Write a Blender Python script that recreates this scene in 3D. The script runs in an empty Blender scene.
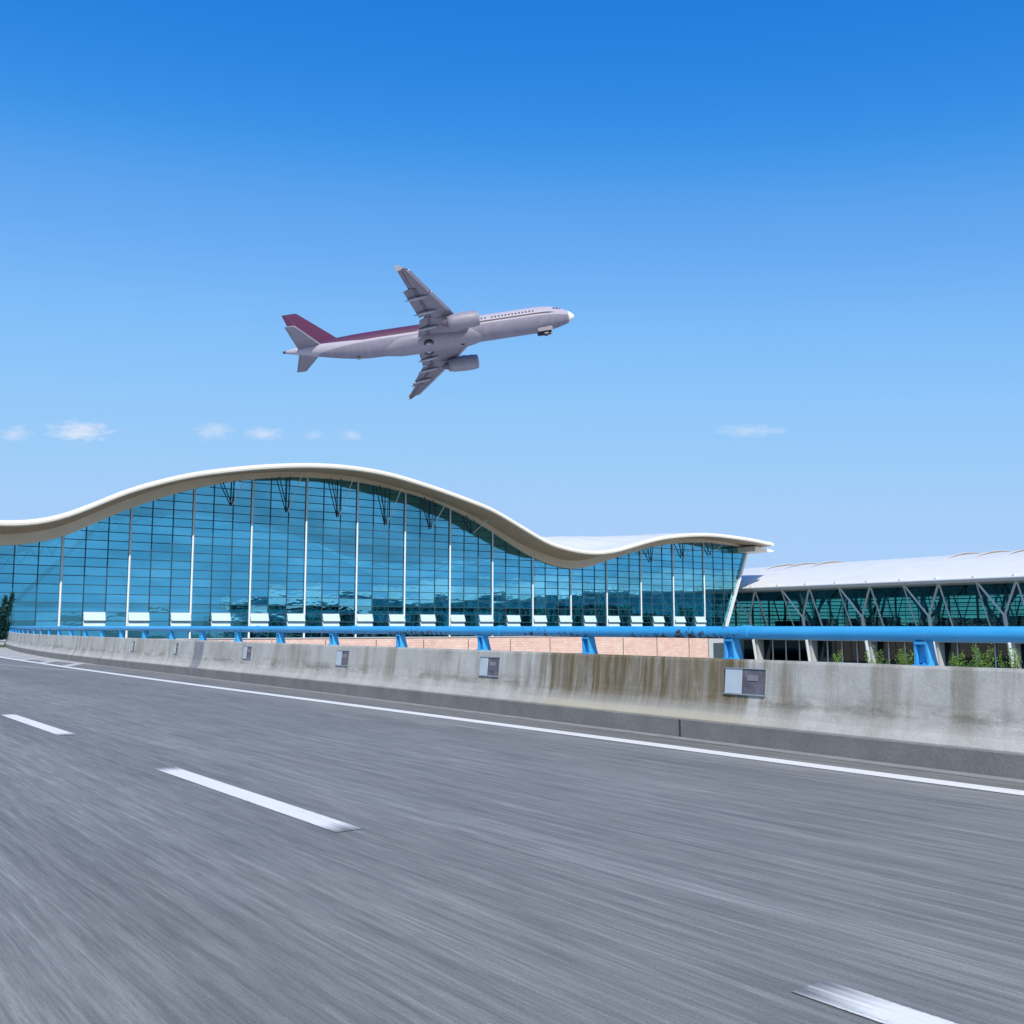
import bpy, bmesh, math, random
from mathutils import Vector, Matrix
random.seed(7)
R = math.radians
COL = bpy.context.scene.collection
EYE = 1.25                                   # eye height above the road

# ------------------------------------------------------------------ helpers
def interp(tab, x):
    """smooth curve through a table of (x, y)"""
    n = len(tab)
    if x <= tab[0][0]: i = 0; x = max(x, tab[0][0])
    elif x >= tab[-1][0]: i = n - 2; x = min(x, tab[-1][0])
    else:
        i = 0
        while tab[i + 1][0] < x: i += 1
    x0, y0 = tab[i]; x1, y1 = tab[i + 1]
    def slope(j):
        if j <= 0: return (tab[1][1] - tab[0][1]) / (tab[1][0] - tab[0][0])
        if j >= n - 1: return (tab[-1][1] - tab[-2][1]) / (tab[-1][0] - tab[-2][0])
        return (tab[j + 1][1] - tab[j - 1][1]) / (tab[j + 1][0] - tab[j - 1][0])
    h = x1 - x0; t = (x - x0) / h
    m0, m1 = slope(i) * h, slope(i + 1) * h
    t2, t3 = t * t, t * t * t
    return (2*t3 - 3*t2 + 1)*y0 + (t3 - 2*t2 + t)*m0 + (-2*t3 + 3*t2)*y1 + (t3 - t2)*m1

def smooth_table(tab, w, step):
    """even resampling with a little smoothing"""
    a, b = tab[0][0], tab[-1][0]; out = []
    x = a
    while x <= b + 1e-6:
        ws = [(-1, .25), (-.5, .5), (0, .7), (.5, .5), (1, .25)]
        s = sum(q for _, q in ws)
        dd = min(1, (x - a) / w + .05, (b - x) / w + .05) * w
        out.append((x, sum(interp(tab, x + o * dd) * q for o, q in ws) / s)); x += step
    return out

class MB:
    """collects faces; build() links them as one mesh object"""
    def __init__(s): s.v = []; s.f = []; s.m = []; s.cur = 0
    def vert(s, p): s.v.append(Vector(p)); return len(s.v) - 1
    def face(s, idx): s.f.append(tuple(idx)); s.m.append(s.cur)
    def quad(s, a, b, c, d): s.face([s.vert(p) for p in (a, b, c, d)])
    def box(s, o, ax, ay, az):
        """box centred at o with half-vectors ax, ay, az"""
        o, ax, ay, az = map(Vector, (o, ax, ay, az)); i = len(s.v)
        if ax.cross(ay).dot(az) < 0: ax = -ax
        for k in (-1, 1):
            for j in (-1, 1):
                for l in (-1, 1): s.v.append(o + ax*l + ay*j + az*k)
        for q in ((0,2,3,1), (4,5,7,6), (0,1,5,4), (2,6,7,3), (0,4,6,2), (1,3,7,5)):
            s.face([i + t for t in q])
    def beam(s, a, b, w, h=None, up=(0,0,1)):
        """square bar from a to b"""
        a, b = Vector(a), Vector(b); h = h or w; d = b - a; L = d.length; d.normalize()
        up = Vector(up)
        if abs(d.dot(up)) > .97: up = Vector((1, 0, 0))
        x = d.cross(up).normalized(); y = x.cross(d).normalized()
        s.box((a + b) / 2, x * w/2, y * h/2, d * L/2)
    def tube(s, pts, r, n=12, cap=True):
        pts = [Vector(p) for p in pts]; rings = []
        rs = r if isinstance(r, (list, tuple)) else [r] * len(pts)
        for i, p in enumerate(pts):
            d = (pts[min(i + 1, len(pts) - 1)] - pts[max(i - 1, 0)]).normalized()
            up = Vector((0, 0, 1)) if abs(d.z) < .95 else Vector((1, 0, 0))
            x = d.cross(up).normalized(); y = x.cross(d).normalized()
            rings.append([s.vert(p + (x*math.cos(2*math.pi*k/n) + y*math.sin(2*math.pi*k/n)) * rs[i]) for k in range(n)])
        for a, b in zip(rings, rings[1:]):
            for k in range(n): s.face((a[k], a[(k+1) % n], b[(k+1) % n], b[k]))
        if cap: s.face(rings[0][::-1]); s.face(rings[-1])
    def loft(s, rings, close=True, cap=False):
        R_ = [[s.vert(p) for p in r] for r in rings]; n = len(rings[0])
        for a, b in zip(R_, R_[1:]):
            for k in range(n if close else n - 1):
                s.face((a[k], a[(k+1) % n], b[(k+1) % n], b[k]))
        if cap: s.face(R_[0][::-1]); s.face(R_[-1])
    def build(s, name, mat, parent=None, smooth=False, recalc=True):
        me = bpy.data.meshes.new(name)
        M = parent.matrix_world.inverted() if parent is not None else Matrix()
        me.from_pydata([M @ p for p in s.v], [], s.f)
        for m in (mat if isinstance(mat, (list, tuple)) else [mat]): me.materials.append(m)
        for p, mi in zip(me.polygons, s.m): p.material_index = mi; p.use_smooth = smooth
        if recalc:
            bm = bmesh.new(); bm.from_mesh(me); bmesh.ops.remove_doubles(bm, verts=bm.verts, dist=1e-5)
            bmesh.ops.recalc_face_normals(bm, faces=bm.faces); bm.to_mesh(me); bm.free()
        me.update()
        o = bpy.data.objects.new(name, me); COL.objects.link(o)
        if parent is not None:
            o.parent = parent; o.matrix_world = parent.matrix_world.copy()
            o.matrix_parent_inverse = Matrix(); o.matrix_basis = Matrix()
            o.matrix_local = Matrix()
        return o

WORLD = {}
def thing(name, loc, label, cat, group=None, mw=None):
    o = bpy.data.objects.new(name, None); COL.objects.link(o)
    if mw is None: mw = Matrix.Translation(loc)
    o.matrix_world = mw; o.empty_display_size = .3
    o['label'] = label; o['category'] = cat
    if group: o['group'] = group
    bpy.context.view_layer.update()
    return o
def tag(o, label, cat, group=None):
    o['label'] = label; o['category'] = cat
    if group: o['group'] = group
def struct(o): o['kind'] = 'structure'

# ------------------------------------------------------------------ materials
class N:
    def __init__(s, name):
        s.mat = bpy.data.materials.new(name); s.mat.use_nodes = True
        s.t = s.mat.node_tree; s.t.nodes.clear()
        s.out = s.t.nodes.new('ShaderNodeOutputMaterial')
    def node(s, typ, **kw):
        n = s.t.nodes.new(typ)
        for k, v in kw.items():
            if k.startswith('i_'): n.inputs[k[2:].replace('_', ' ')].default_value = v
            else: setattr(n, k, v)
        return n
    def link(s, a, b): s.t.links.new(a, b)
    def pos(s, scale=(1,1,1), rot=0, obj=False):
        if obj: src = s.node('ShaderNodeTexCoord').outputs['Object']
        else: src = s.node('ShaderNodeNewGeometry').outputs['Position']
        v = s.node('ShaderNodeVectorRotate', rotation_type='Z_AXIS'); v.inputs['Angle'].default_value = rot
        s.link(src, v.inputs['Vector'])
        m = s.node('ShaderNodeVectorMath', operation='MULTIPLY'); m.inputs[1].default_value = scale
        s.link(v.outputs[0], m.inputs[0]); return m.outputs[0]
    def noise(s, vec, scale=1, detail=4, rough=.6):
        n = s.node('ShaderNodeTexNoise'); n.inputs['Scale'].default_value = scale
        n.inputs['Detail'].default_value = detail; n.inputs['Roughness'].default_value = rough
        s.link(vec, n.inputs['Vector']); return n.outputs['Fac']
    def ramp(s, fac, stops):
        r = s.node('ShaderNodeValToRGB'); e = r.color_ramp.elements
        while len(e) > 1: e.remove(e[-1])
        e[0].position = stops[0][0]; e[0].color = (*stops[0][1], 1)
        for p, c in stops[1:]:
            q = e.new(p); q.color = (*c, 1)
        s.link(fac, r.inputs[0]); return r.outputs[0]
    def grey(s, fac, a, b, lo=.3, hi=.7): return s.ramp(fac, [(lo, (a,)*3), (hi, (b,)*3)])
    def mix(s, fac, a, b, blend='MIX'):
        m = s.node('ShaderNodeMix', data_type='RGBA', blend_type=blend)
        for v, i in ((fac, 0), (a, 6), (b, 7)):
            if hasattr(v, 'links'): s.link(v, m.inputs[i])
            else: m.inputs[i].default_value = v if i == 0 else (*v, 1)
        return m.outputs[2]
    def math(s, op, a, b=0.0, clamp=False):
        m = s.node('ShaderNodeMath', operation=op, use_clamp=clamp)
        for v, i in ((a, 0), (b, 1)):
            if hasattr(v, 'links'): s.link(v, m.inputs[i])
            else: m.inputs[i].default_value = v
        return m.outputs[0]
    def sep(s, v):
        m = s.node('ShaderNodeSeparateXYZ'); s.link(v, m.inputs[0]); return m.outputs
    def bsdf(s, col, rough=.6, metal=0., bump=None, bstr=.2, bdist=.02, spec=.5):
        b = s.node('ShaderNodeBsdfPrincipled')
        for v, i in ((col, 'Base Color'), (rough, 'Roughness'), (metal, 'Metallic')):
            if hasattr(v, 'links'): s.link(v, b.inputs[i])
            else: b.inputs[i].default_value = (*v, 1) if isinstance(v, tuple) else v
        b.inputs['Specular IOR Level'].default_value = spec
        if bump is not None:
            n = s.node('ShaderNodeBump'); n.inputs['Strength'].default_value = bstr; n.inputs['Distance'].default_value = bdist
            s.link(bump, n.inputs['Height']); s.link(n.outputs[0], b.inputs['Normal'])
        s.link(b.outputs[0], s.out.inputs[0]); return b

RD = Vector((-.6056, .7957, 0))              # direction of the road (away from the eye, to the left)
RN = Vector((.7957, .6056, 0))               # to the right of the road, towards the barrier
RA = -math.atan2(RD.y, RD.x)                 # rotation that lays the road along x

def simple(name, col, rough=.6, metal=0., var=.12, scale=1.2, spec=.5):
    m = N(name); f = m.noise(m.pos(), scale, 5)
    a = tuple(c * (1 - var) for c in col); b = tuple(min(1, c * (1 + var)) for c in col)
    m.bsdf(m.ramp(f, [(.3, a), (.7, b)]), rough, metal, spec=spec); return m.mat

def mat_asphalt():
    m = N('asphalt')
    streak = m.noise(m.pos((.42, 11, 1), RA), 1, 7, .75)      # wheel-polished streaks along the lanes
    streak2 = m.noise(m.pos((2.2, 60, 1), RA), 1, 4, .8)
    broad = m.noise(m.pos((.012, .9, 1), RA), 1, 3, .5)
    grain = m.noise(m.pos(), 90, 3, .8)
    patch = m.noise(m.pos(), .35, 4, .6)
    c = m.ramp(streak, [(.28, (.142, .139, .126)), (.5, (.195, .191, .174)), (.72, (.27, .265, .243))])
    c = m.mix(.42, c, m.grey(streak2, .25, .85, .3, .7), 'OVERLAY')
    c = m.mix(.35, c, m.grey(broad, .3, .7, .35, .65), 'OVERLAY')
    c = m.mix(.30, c, m.grey(grain, .2, .85, .3, .7), 'OVERLAY')
    sp = m.noise(m.pos((1.1, 26, 1), RA), 1, 3, .6)
    c = m.mix(.3, c, m.grey(sp, .3, .78, .36, .66), 'OVERLAY')
    c = m.mix(.2, c, m.grey(patch, .3, .7), 'OVERLAY')
    h = m.math('ADD', grain, m.math('MULTIPLY', streak2, .6))
    m.bsdf(c, m.grey(streak, .62, .85), bump=h, bstr=.5, bdist=.006, spec=.4); return m.mat

def mat_line(ends=False):
    m = N('worn_dash_paint' if ends else 'road_paint')
    w = m.noise(m.pos((.6, 22, 1), RA), 1, 6, .75); g = m.noise(m.pos(), 45, 4, .8)
    f = m.math('ADD', m.math('MULTIPLY', w, .6), m.math('MULTIPLY', g, .4))
    c = m.ramp(f, [(.33, (.40, .39, .36)), (.43, (.78, .755, .69)), (.7, (.90, .875, .81))])
    road = m.ramp(w, [(.3, (.15, .15, .14)), (.7, (.27, .268, .25))])
    P = m.pos((1, 1, 1), RA); s, o, z = m.sep(P)[:3]
    if ends:                                # tyres have worn the ends of every dash thin
        q = m.math('MODULO', m.math('ADD', m.math('SUBTRACT', s, DASH0), DASHP * 4), DASHP)
        d = m.math('MINIMUM', q, m.math('SUBTRACT', DASHL, q))
        k = m.math('ADD', m.math('MULTIPLY', d, 3.6), m.math('MULTIPLY', m.math('SUBTRACT', w, .5), 1.8))
        e = m.math('MULTIPLY', m.math('SUBTRACT', .095, m.math('ABSOLUTE', m.math('SUBTRACT', o, -3.035))), 60)
        k = m.math('MINIMUM', k, m.math('ADD', e, m.math('MULTIPLY', m.math('SUBTRACT', g, .35), 2)))
        k = m.math('MULTIPLY', k, 1.0, True)
        c = m.mix(k, road, c)
    else:
        c = m.mix(m.math('MULTIPLY', m.math('SUBTRACT', .40, f), 9, True), c, road)
    m.bsdf(c, .6, bump=g, bstr=.3, bdist=.004); return m.mat
DASH0, DASHL, DASHP = -1.17, 3.45, 6.80

def mat_faint():
    m = N('worn_road_paint'); w = m.noise(m.pos((.4, 9, 1), RA), 1, 6, .75)
    m.bsdf(m.ramp(w, [(.35, (.40, .39, .38)), (.65, (.60, .58, .56))]), .7); return m.mat

def mat_barrier(lower):
    """weathered concrete: s = metres along the road, z = height"""
    m = N('barrier_kerb' if lower else 'barrier_concrete')
    P = m.pos((1, 1, 1), RA); s, o, z = m.sep(P)[:3]
    mott = m.noise(P, 2.2, 6, .65); fine = m.noise(P, 35, 4, .7)
    if lower:
        c = m.ramp(mott, [(.3, (.17, .162, .15)), (.7, (.235, .226, .21))])
        c = m.mix(.3, c, m.grey(fine, .3, .7), 'OVERLAY')
        m.bsdf(c, .9, bump=fine, bstr=.4, bdist=.01); return m.mat
    base = m.ramp(mott, [(.28, (.36, .345, .31)), (.5, (.46, .445, .405)), (.72, (.54, .522, .48))])
    base = m.mix(.16, base, m.grey(fine, .25, .75), 'OVERLAY')
    # run-down stains: change quickly along the wall, slowly down it
    v = m.noise(m.pos((3.2, .2, .25), RA), 1, 5, .7)
    big = m.noise(m.pos((.55, .1, .12), RA), 1, 2, .5)
    def band(a, b, soft):
        up = m.math('MULTIPLY', m.math('SUBTRACT', s, a), 1 / soft, True)
        dn = m.math('MULTIPLY', m.math('SUBTRACT', b, s), 1 / soft, True)
        return m.math('MULTIPLY', up, dn)
    strong = band(6.2, 11.6, 1.3)
    spots = m.math('ADD', band(5.33, 5.66, .12), m.math('ADD', band(4.55, 4.88, .12), band(14.9, 15.3, .15)))
    wob = m.noise(m.pos((2, .3, 1.2), RA), 1, 3, .6)
    thr = m.math('SUBTRACT', m.math('ADD', v, m.math('MULTIPLY', strong, .225)), m.math('MULTIPLY', m.math('SUBTRACT', .5, big), .22))
    thr = m.math('ADD', thr, m.math('MULTIPLY', spots, m.math('MULTIPLY', wob, .38)))
    vs = m.math('MULTIPLY', m.math('SUBTRACT', thr, .505), 6.5, True)
    # the stains fade out on the sloping foot
    top = m.math('MULTIPLY', m.math('SUBTRACT', m.math('ADD', z, m.math('MULTIPLY', mott, .28)), .40), 5, True)
    vs = m.math('MULTIPLY', vs, m.math('ADD', m.math('MULTIPLY', top, .75), .18))
    stain = m.ramp(v, [(.35, (.22, .165, .075)), (.55, (.115, .08, .03)), (.7, (.25, .195, .09))])
    fleck = m.noise(m.pos((5, 1, 1.6), RA), 1, 6, .75)
    vs = m.math('MULTIPLY', vs, m.math('ADD', .45, m.math('MULTIPLY', m.math('SUBTRACT', fleck, .22), 2.2, True), True))
    thin = m.math('MULTIPLY', m.math('SUBTRACT', m.noise(m.pos((11, .3, .4), RA), 1, 3, .7), .30), 3.2, True)
    vs = m.math('MULTIPLY', vs, m.math('ADD', m.math('MULTIPLY', thin, .42), .6), True)
    dark = m.mix(m.math('MULTIPLY', vs, m.math('ADD', m.math('MULTIPLY', strong, .60), .52, True)), base, stain)
    grime = m.noise(m.pos((1.6, 1.6, 5), RA), 1, 6, .7)
    gz = m.math('MULTIPLY', m.math('SUBTRACT', .13, m.math('ABSOLUTE', m.math('SUBTRACT', z, .45))), 8, True)
    gm = m.math('MULTIPLY', m.math('MULTIPLY', m.math('SUBTRACT', grime, .45), 6, True), gz)
    c = m.mix(m.math('MULTIPLY', gm, .72), dark, (.17, .155, .12))
    # pale worn foot with an ochre tinge where the stains end
    fz = m.math('MULTIPLY', m.math('SUBTRACT', .33, z), 12, True)
    c = m.mix(m.math('MULTIPLY', m.math('MULTIPLY', fz, strong), .55), c, (.50, .43, .29))
    hb = m.math('ADD', m.math('MULTIPLY', mott, .6), fine)
    m.bsdf(c, .88, bump=hb, bstr=.35, bdist=.012, spec=.3); return m.mat

def mat_rail(rust=True):
    m = N('blue_rail_paint' if rust else 'blue_post_paint'); P = m.pos((1, 1, 1), RA)
    s, o, z = m.sep(P)[:3]
    n = m.noise(P, 3.5, 6, .7); fine = m.noise(P, 14, 5, .7)
    c = m.ramp(n, [(.3, (.03, .32, .64)), (.7, (.045, .39, .75))])
    fade = m.noise(m.pos((.3, 6, 6), RA), 1, 5, .7)
    c = m.mix(m.math('MULTIPLY', m.math('SUBTRACT', fade, .45), 2.2, True), c, (.12, .46, .82))
    big = m.noise(P, .55, 2, .5)
    low = m.math('MULTIPLY', m.math('SUBTRACT', 1.2, z), 5, True)      # rust starts on the underside
    r = m.math('ADD', m.math('MULTIPLY', fine, .6), m.math('ADD', m.math('MULTIPLY', big, .35), m.math('MULTIPLY', low, .17)))
    zone = m.math('MULTIPLY', m.math('SUBTRACT', s, 6.9), 3, True); zone = m.math('MULTIPLY', zone, m.math('MULTIPLY', m.math('SUBTRACT', 24, s), .3, True))
    r = m.math('ADD', r, m.math('MULTIPLY', zone, .058))
    r = m.math('MULTIPLY', m.math('MULTIPLY', m.math('SUBTRACT', r, .625), 26, True), 1.0 if rust else 0.)
    c = m.mix(r, c, m.ramp(fine, [(.4, (.03, .016, .012)), (.7, (.085, .042, .025))]))
    m.bsdf(c, m.math('ADD', m.math('MULTIPLY', r, .4), .34), bump=fine, bstr=.1, bdist=.004); return m.mat

def mat_glass(name, trans, gloss, fac, rough=.02, wav=.0, wscale=.4, pane=False):
    m = N(name)
    t = m.node('ShaderNodeBsdfTransparent'); t.inputs[0].default_value = (*trans, 1)
    g = m.node('ShaderNodeBsdfGlossy'); g.inputs['Roughness'].default_value = rough
    g.inputs['Color'].default_value = (*gloss, 1)
    x = m.node('ShaderNodeMixShader'); x.inputs[0].default_value = fac
    if pane:                                 # each pane has its own slight tint and tilt
        gp = m.node('ShaderNodeNewGeometry').outputs['Position']
        o = m.node('ShaderNodeVectorMath', operation='SUBTRACT'); o.inputs[1].default_value = (F0.x, F0.y, .02); m.link(gp, o.inputs[0])
        v = m.node('ShaderNodeVectorRotate', rotation_type='Z_AXIS'); v.inputs['Angle'].default_value = -math.atan2(FU.y, FU.x)
        m.link(o.outputs[0], v.inputs[0]); s = m.sep(v.outputs[0])
        cmb = m.node('ShaderNodeCombineXYZ')
        m.link(m.math('FLOOR', m.math('DIVIDE', s[0], FB / 3)), cmb.inputs[0]); m.link(m.math('FLOOR', m.math('DIVIDE', s[2], .84)), cmb.inputs[1])
        w = m.node('ShaderNodeTexWhiteNoise', noise_dimensions='3D'); m.link(cmb.outputs[0], w.inputs['Vector'])
        reflect_bands = m.noise(m.pos((.10, .10, .32)), 1, 5, .62)  # broad bands paint streaks of reflected cloud into the gloss colour
        k = m.math('ADD', m.math('MULTIPLY', w.outputs['Value'], .20), m.math('MULTIPLY', reflect_bands, .9))
        m.link(m.ramp(k, [(.30, tuple(q * .72 for q in gloss)), (.55, gloss), (.85, tuple(min(1, q * 1.25 + .06) for q in gloss))]), g.inputs['Color'])
        m.link(m.math('ADD', m.math('MULTIPLY', reflect_bands, .25), fac - .12), x.inputs[0])
        tl = m.node('ShaderNodeVectorMath', operation='SUBTRACT'); tl.inputs[1].default_value = (.5, .5, .5); m.link(w.outputs['Color'], tl.inputs[0])
        sc_ = m.node('ShaderNodeVectorMath', operation='SCALE'); sc_.inputs['Scale'].default_value = .018; m.link(tl.outputs[0], sc_.inputs[0])
    if wav:
        wv = m.noise(m.pos((1, 1, 2.2)), wscale, 3, .55)
        b = m.node('ShaderNodeBump'); b.inputs['Strength'].default_value = 1; b.inputs['Distance'].default_value = wav
        m.link(wv, b.inputs['Height']); nrm = b.outputs[0]
        if pane:
            a = m.node('ShaderNodeVectorMath', operation='ADD'); m.link(nrm, a.inputs[0]); m.link(sc_.outputs[0], a.inputs[1])
            nn_ = m.node('ShaderNodeVectorMath', operation='NORMALIZE'); m.link(a.outputs[0], nn_.inputs[0]); nrm = nn_.outputs[0]
        m.link(nrm, g.inputs['Normal'])
    m.link(t.outputs[0], x.inputs[1]); m.link(g.outputs[0], x.inputs[2]); m.link(x.outputs[0], m.out.inputs[0])
    return m.mat

def mat_brick():
    m = N('pale_pink_brick')
    g = m.node('ShaderNodeNewGeometry').outputs['Position']
    v = m.node('ShaderNodeVectorRotate', rotation_type='Z_AXIS'); v.inputs['Angle'].default_value = -math.atan2(FU.y, FU.x)
    m.link(g, v.inputs[0]); s = m.sep(v.outputs[0])
    cmb = m.node('ShaderNodeCombineXYZ'); m.link(s[0], cmb.inputs[0]); m.link(s[2], cmb.inputs[1])
    b = m.node('ShaderNodeTexBrick'); m.link(cmb.outputs[0], b.inputs['Vector'])
    b.inputs['Scale'].default_value = 1; b.inputs['Brick Width'].default_value = .6; b.inputs['Row Height'].default_value = .3
    b.inputs['Mortar Size'].default_value = .018
    b.inputs['Color1'].default_value = (.72, .48, .40, 1); b.inputs['Color2'].default_value = (.80, .58, .50, 1)
    b.inputs['Mortar'].default_value = (.55, .38, .32, 1)
    f = m.noise(cmb.outputs[0], .5, 4)
    c = m.mix(.25, b.outputs[0], m.grey(f, .3, .7), 'OVERLAY')
    m.bsdf(c, .85); return m.mat

def mat_leaf(name, a, b):
    m = N(name); f = m.noise(m.pos(), 2.5, 4)
    bs = m.bsdf(m.ramp(f, [(.3, a), (.7, b)]), .6, spec=.3)
    tr = m.node('ShaderNodeBsdfTranslucent'); tr.inputs[0].default_value = (*[min(1, q * 1.5) for q in b], 1)
    x = m.node('ShaderNodeMixShader'); x.inputs[0].default_value = .25
    m.link(bs.outputs[0], x.inputs[1]); m.link(tr.outputs[0], x.inputs[2]); m.link(x.outputs[0], m.out.inputs[0])
    return m.mat

# facade frame: k counts the six-metre bays, off is metres in front of the glass
F0 = Vector((-41.44, 92.0, 0)); FB = 5.992
FU = Vector((.8146208, .5799939, 0)); FN = Vector((.5799939, -.8146208, 0))
def FP(k, z, off=0.): return F0 + FU * (k * FB) + FN * off + Vector((0, 0, z))

M = dict(
    asphalt=mat_asphalt(), line=mat_line(), dash=mat_line(True), faint=mat_faint(), conc=mat_barrier(False), kerb=mat_barrier(True),
    rail=mat_rail(), railpost=mat_rail(False), brick=mat_brick(),
    white=simple('white_roof_sheet', (.74, .73, .71), .45, var=.04, scale=.3),
    fascia=simple('white_fascia_paint', (.82, .77, .66), .5, var=.05, scale=.4),
    soffit=simple('beige_soffit_panel', (.60, .43, .29), .7, var=.08, scale=.5),
    band=simple('cream_cornice_panel', (.84, .70, .52), .65, var=.06, scale=.5),
    post=simple('white_steel_post', (.74, .76, .78), .4, var=.04),
    bars=simple('dark_glazing_bar', (.025, .07, .10), .5, var=.2),
    steel=simple('pale_grey_steel', (.66, .70, .72), .45, var=.06),
    dsteel=simple('dark_grey_steel', (.06, .09, .11), .5, var=.1),
    cwall=simple('pale_grey_concrete', (.48, .50, .52), .8, var=.06, scale=.6),
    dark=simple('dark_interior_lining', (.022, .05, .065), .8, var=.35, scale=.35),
    floor=simple('interior_floor', (.12, .14, .15), .4, var=.1),
    ceil=simple('interior_ceiling_panel', (.80, .82, .82), .8, var=.05),
    ground=simple('grey_paved_ground', (.15, .16, .14), .9, var=.2, scale=.08),
    grass=simple('verge_grass', (.07, .10, .04), .9, var=.35, scale=2),
    boxw=simple('pale_junction_cover', (.50, .56, .60), .5, var=.08, scale=6),
    boxf=simple('grey_box_frame', (.30, .33, .35), .5, var=.15, scale=6), boxd=simple('dark_junction_cover', (.13, .12, .14), .6, var=.4, scale=9),
    patch=simple('dark_patch_repair', (.24, .24, .25), .85, var=.2, scale=4),
    joint=simple('black_joint_filler', (.05, .045, .04), .9),
    fglass=mat_glass('blue_facade_glass', (.12, .54, .66), (.17, .56, .68), .70, .015, .008, .3, True),
    bglass=mat_glass('rear_facade_glass', (.32, .70, .80), (.2, .4, .5), .25),
    hglass=mat_glass('green_hall_glass', (.28, .60, .54), (.22, .45, .44), .16, .02, .02),
    hbglass=mat_glass('green_rear_glass', (.34, .78, .68), (.2, .4, .4), .15),
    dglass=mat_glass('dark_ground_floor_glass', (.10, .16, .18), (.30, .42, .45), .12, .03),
    ventf=simple('grey_vent_frame', (.30, .40, .44), .4, var=.1), vent=simple('pale_vent_flap', (.58, .73, .78), .12, var=.03, spec=.8),
    bark=simple('brown_bark', (.09, .07, .05), .9, var=.3, scale=5),
    teal=mat_leaf('dark_teal_leaf', (.008, .045, .040), (.02, .09, .07)),
    leaf=mat_leaf('yellow_green_leaf', (.10, .20, .03), (.26, .42, .07)),
)

# ------------------------------------------------------------------ road and ground
BT = [(-14, 8.15), (-4, 8.2), (4.1, 8.40), (14.5, 8.72), (26, 9.02), (34.1, 9.20), (44.3, 9.75), (58, 11.2), (73.5, 13.7), (84, 16.5), (92, 19.6)]
def BO(s): return interp(BT, s)
def RP(s, o, z=0.): return RD * s + RN * o + Vector((0, 0, z))
def BF(s):
    """frame on the barrier line: point, tangent, outward normal"""
    a = RP(s - .2, BO(s - .2)); b = RP(s + .2, BO(s + .2)); t = (b - a).normalized()
    return RP(s, BO(s)), t, Vector((t.y, -t.x, 0))
def BP(s, o, z):
    p, t, n = BF(s); return p + n * o + Vector((0, 0, z))
def frange(a, b, st):
    n = max(1, round((b - a) / st)); return [a + (b - a) * i / n for i in range(n + 1)]

g = MB(); g.quad((-3000, -3000, -4.2), (3000, -3000, -4.2), (3000, 3000, -4.2), (-3000, 3000, -4.2))
struct(g.build('ground', M['ground']))
g = MB(); S = frange(-14, 92, 2)
for a, b in zip(S, S[1:]):
    g.quad(RP(a, BO(a) + .02), RP(b, BO(b) + .02), RP(b, -16), RP(a, -16))
struct(g.build('road', M['asphalt'], recalc=False))
g = MB()
for s in (0,):
    rings = []
    for a in S: rings.append([RP(a, BO(a) + .42, -.004), RP(a, BO(a) + .42, -.9), RP(a, -16.2, -.9), RP(a, -16.2, -.004)])
    g.loft(rings, cap=True)
struct(g.build('road_deck', M['cwall']))
g = MB(); rings = []
for a in S: rings.append([RP(a, BO(a) + .1, -.91), RP(a, BO(a) - .2, -4.3), RP(a, -15.6, -4.3), RP(a, -15.9, -.91)])
g.loft(rings, cap=True); struct(g.build('road_embankment', M['grass']))
# gutter strip beside the barrier kerb
g = MB(); S2 = frange(-14, 34, 1.5)
for a, b in zip(S2, S2[1:]):
    g.quad(RP(a, BO(a) - .01, .003), RP(b, BO(b) - .01, .003), RP(b, BO(b) - .20, .003), RP(a, BO(a) - .20, .003))
struct(g.build('gutter', simple('gutter_concrete', (.26, .26, .26), .9, var=.15, scale=3), recalc=False))
# solid edge line
ET = [(-14, 7.68), (-2, 7.70), (3.8, 7.72), (13, 7.74), (21, 7.72), (29, 7.80), (37, 8.0), (45, 8.3), (58, 9.5), (70, 11.2)]
g = MB(); S3 = frange(-14, 70, 1.2)
for a, b in zip(S3, S3[1:]):
    ea, eb = interp(ET, a), interp(ET, b)
    g.quad(RP(a, ea + .11, .004), RP(b, eb + .11, .004), RP(b, eb - .11, .004), RP(a, ea - .11, .004))
struct(g.build('edge_line', M['line'], recalc=False))
g = MB()
for k in range(-2, 9):
    a = DASH0 + DASHP * k; b = a + DASHL
    if b > 60: break
    for c in frange(a, b, .7)[:-1]:
        d = c + (b - a) / round((b - a) / .7)
        g.quad(RP(c, 3.13, .004), RP(d, 3.13, .004), RP(d, 2.94, .004), RP(c, 2.94, .004))
struct(g.build('lane_dashes', M['dash'], recalc=False))
g = MB(); S4 = frange(34, 86, 2)
for a, b in zip(S4, S4[1:]):
    fa, fb = min(1, (a - 34) / 8), min(1, (b - 34) / 8)
    g.quad(RP(a, BO(a) - .02 - (BO(a) - interp(ET, a) - .15) * fa, .002), RP(b, BO(b) - .02 - (BO(b) - interp(ET, b) - .15) * fb, .002), RP(b, BO(b) - .01, .002), RP(a, BO(a) - .01, .002))
struct(g.build('shoulder', simple('pale_shoulder_concrete', (.42, .41, .39), .9, var=.12, scale=1.5)))
# worn hatching between the edge line and the barrier, and an old joining line
g = MB()
for i in range(9):
    s0 = 33 + i * 3.6
    a0 = interp(ET, s0) + .12; a1 = BO(s0 + 2.2) - .25
    if a1 - a0 < .5: continue
    g.quad(RP(s0, a0, .007), RP(s0 + 1.0, a0, .007), RP(s0 + 3.2, a1, .007), RP(s0 + 2.2, a1, .007))
g.quad(RP(29, 7.55, .004), RP(29.6, 7.55, .004), RP(47, 5.3, .004), RP(46, 5.3, .004))
struct(g.build('worn_hatching', M['faint'], recalc=False))

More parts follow.
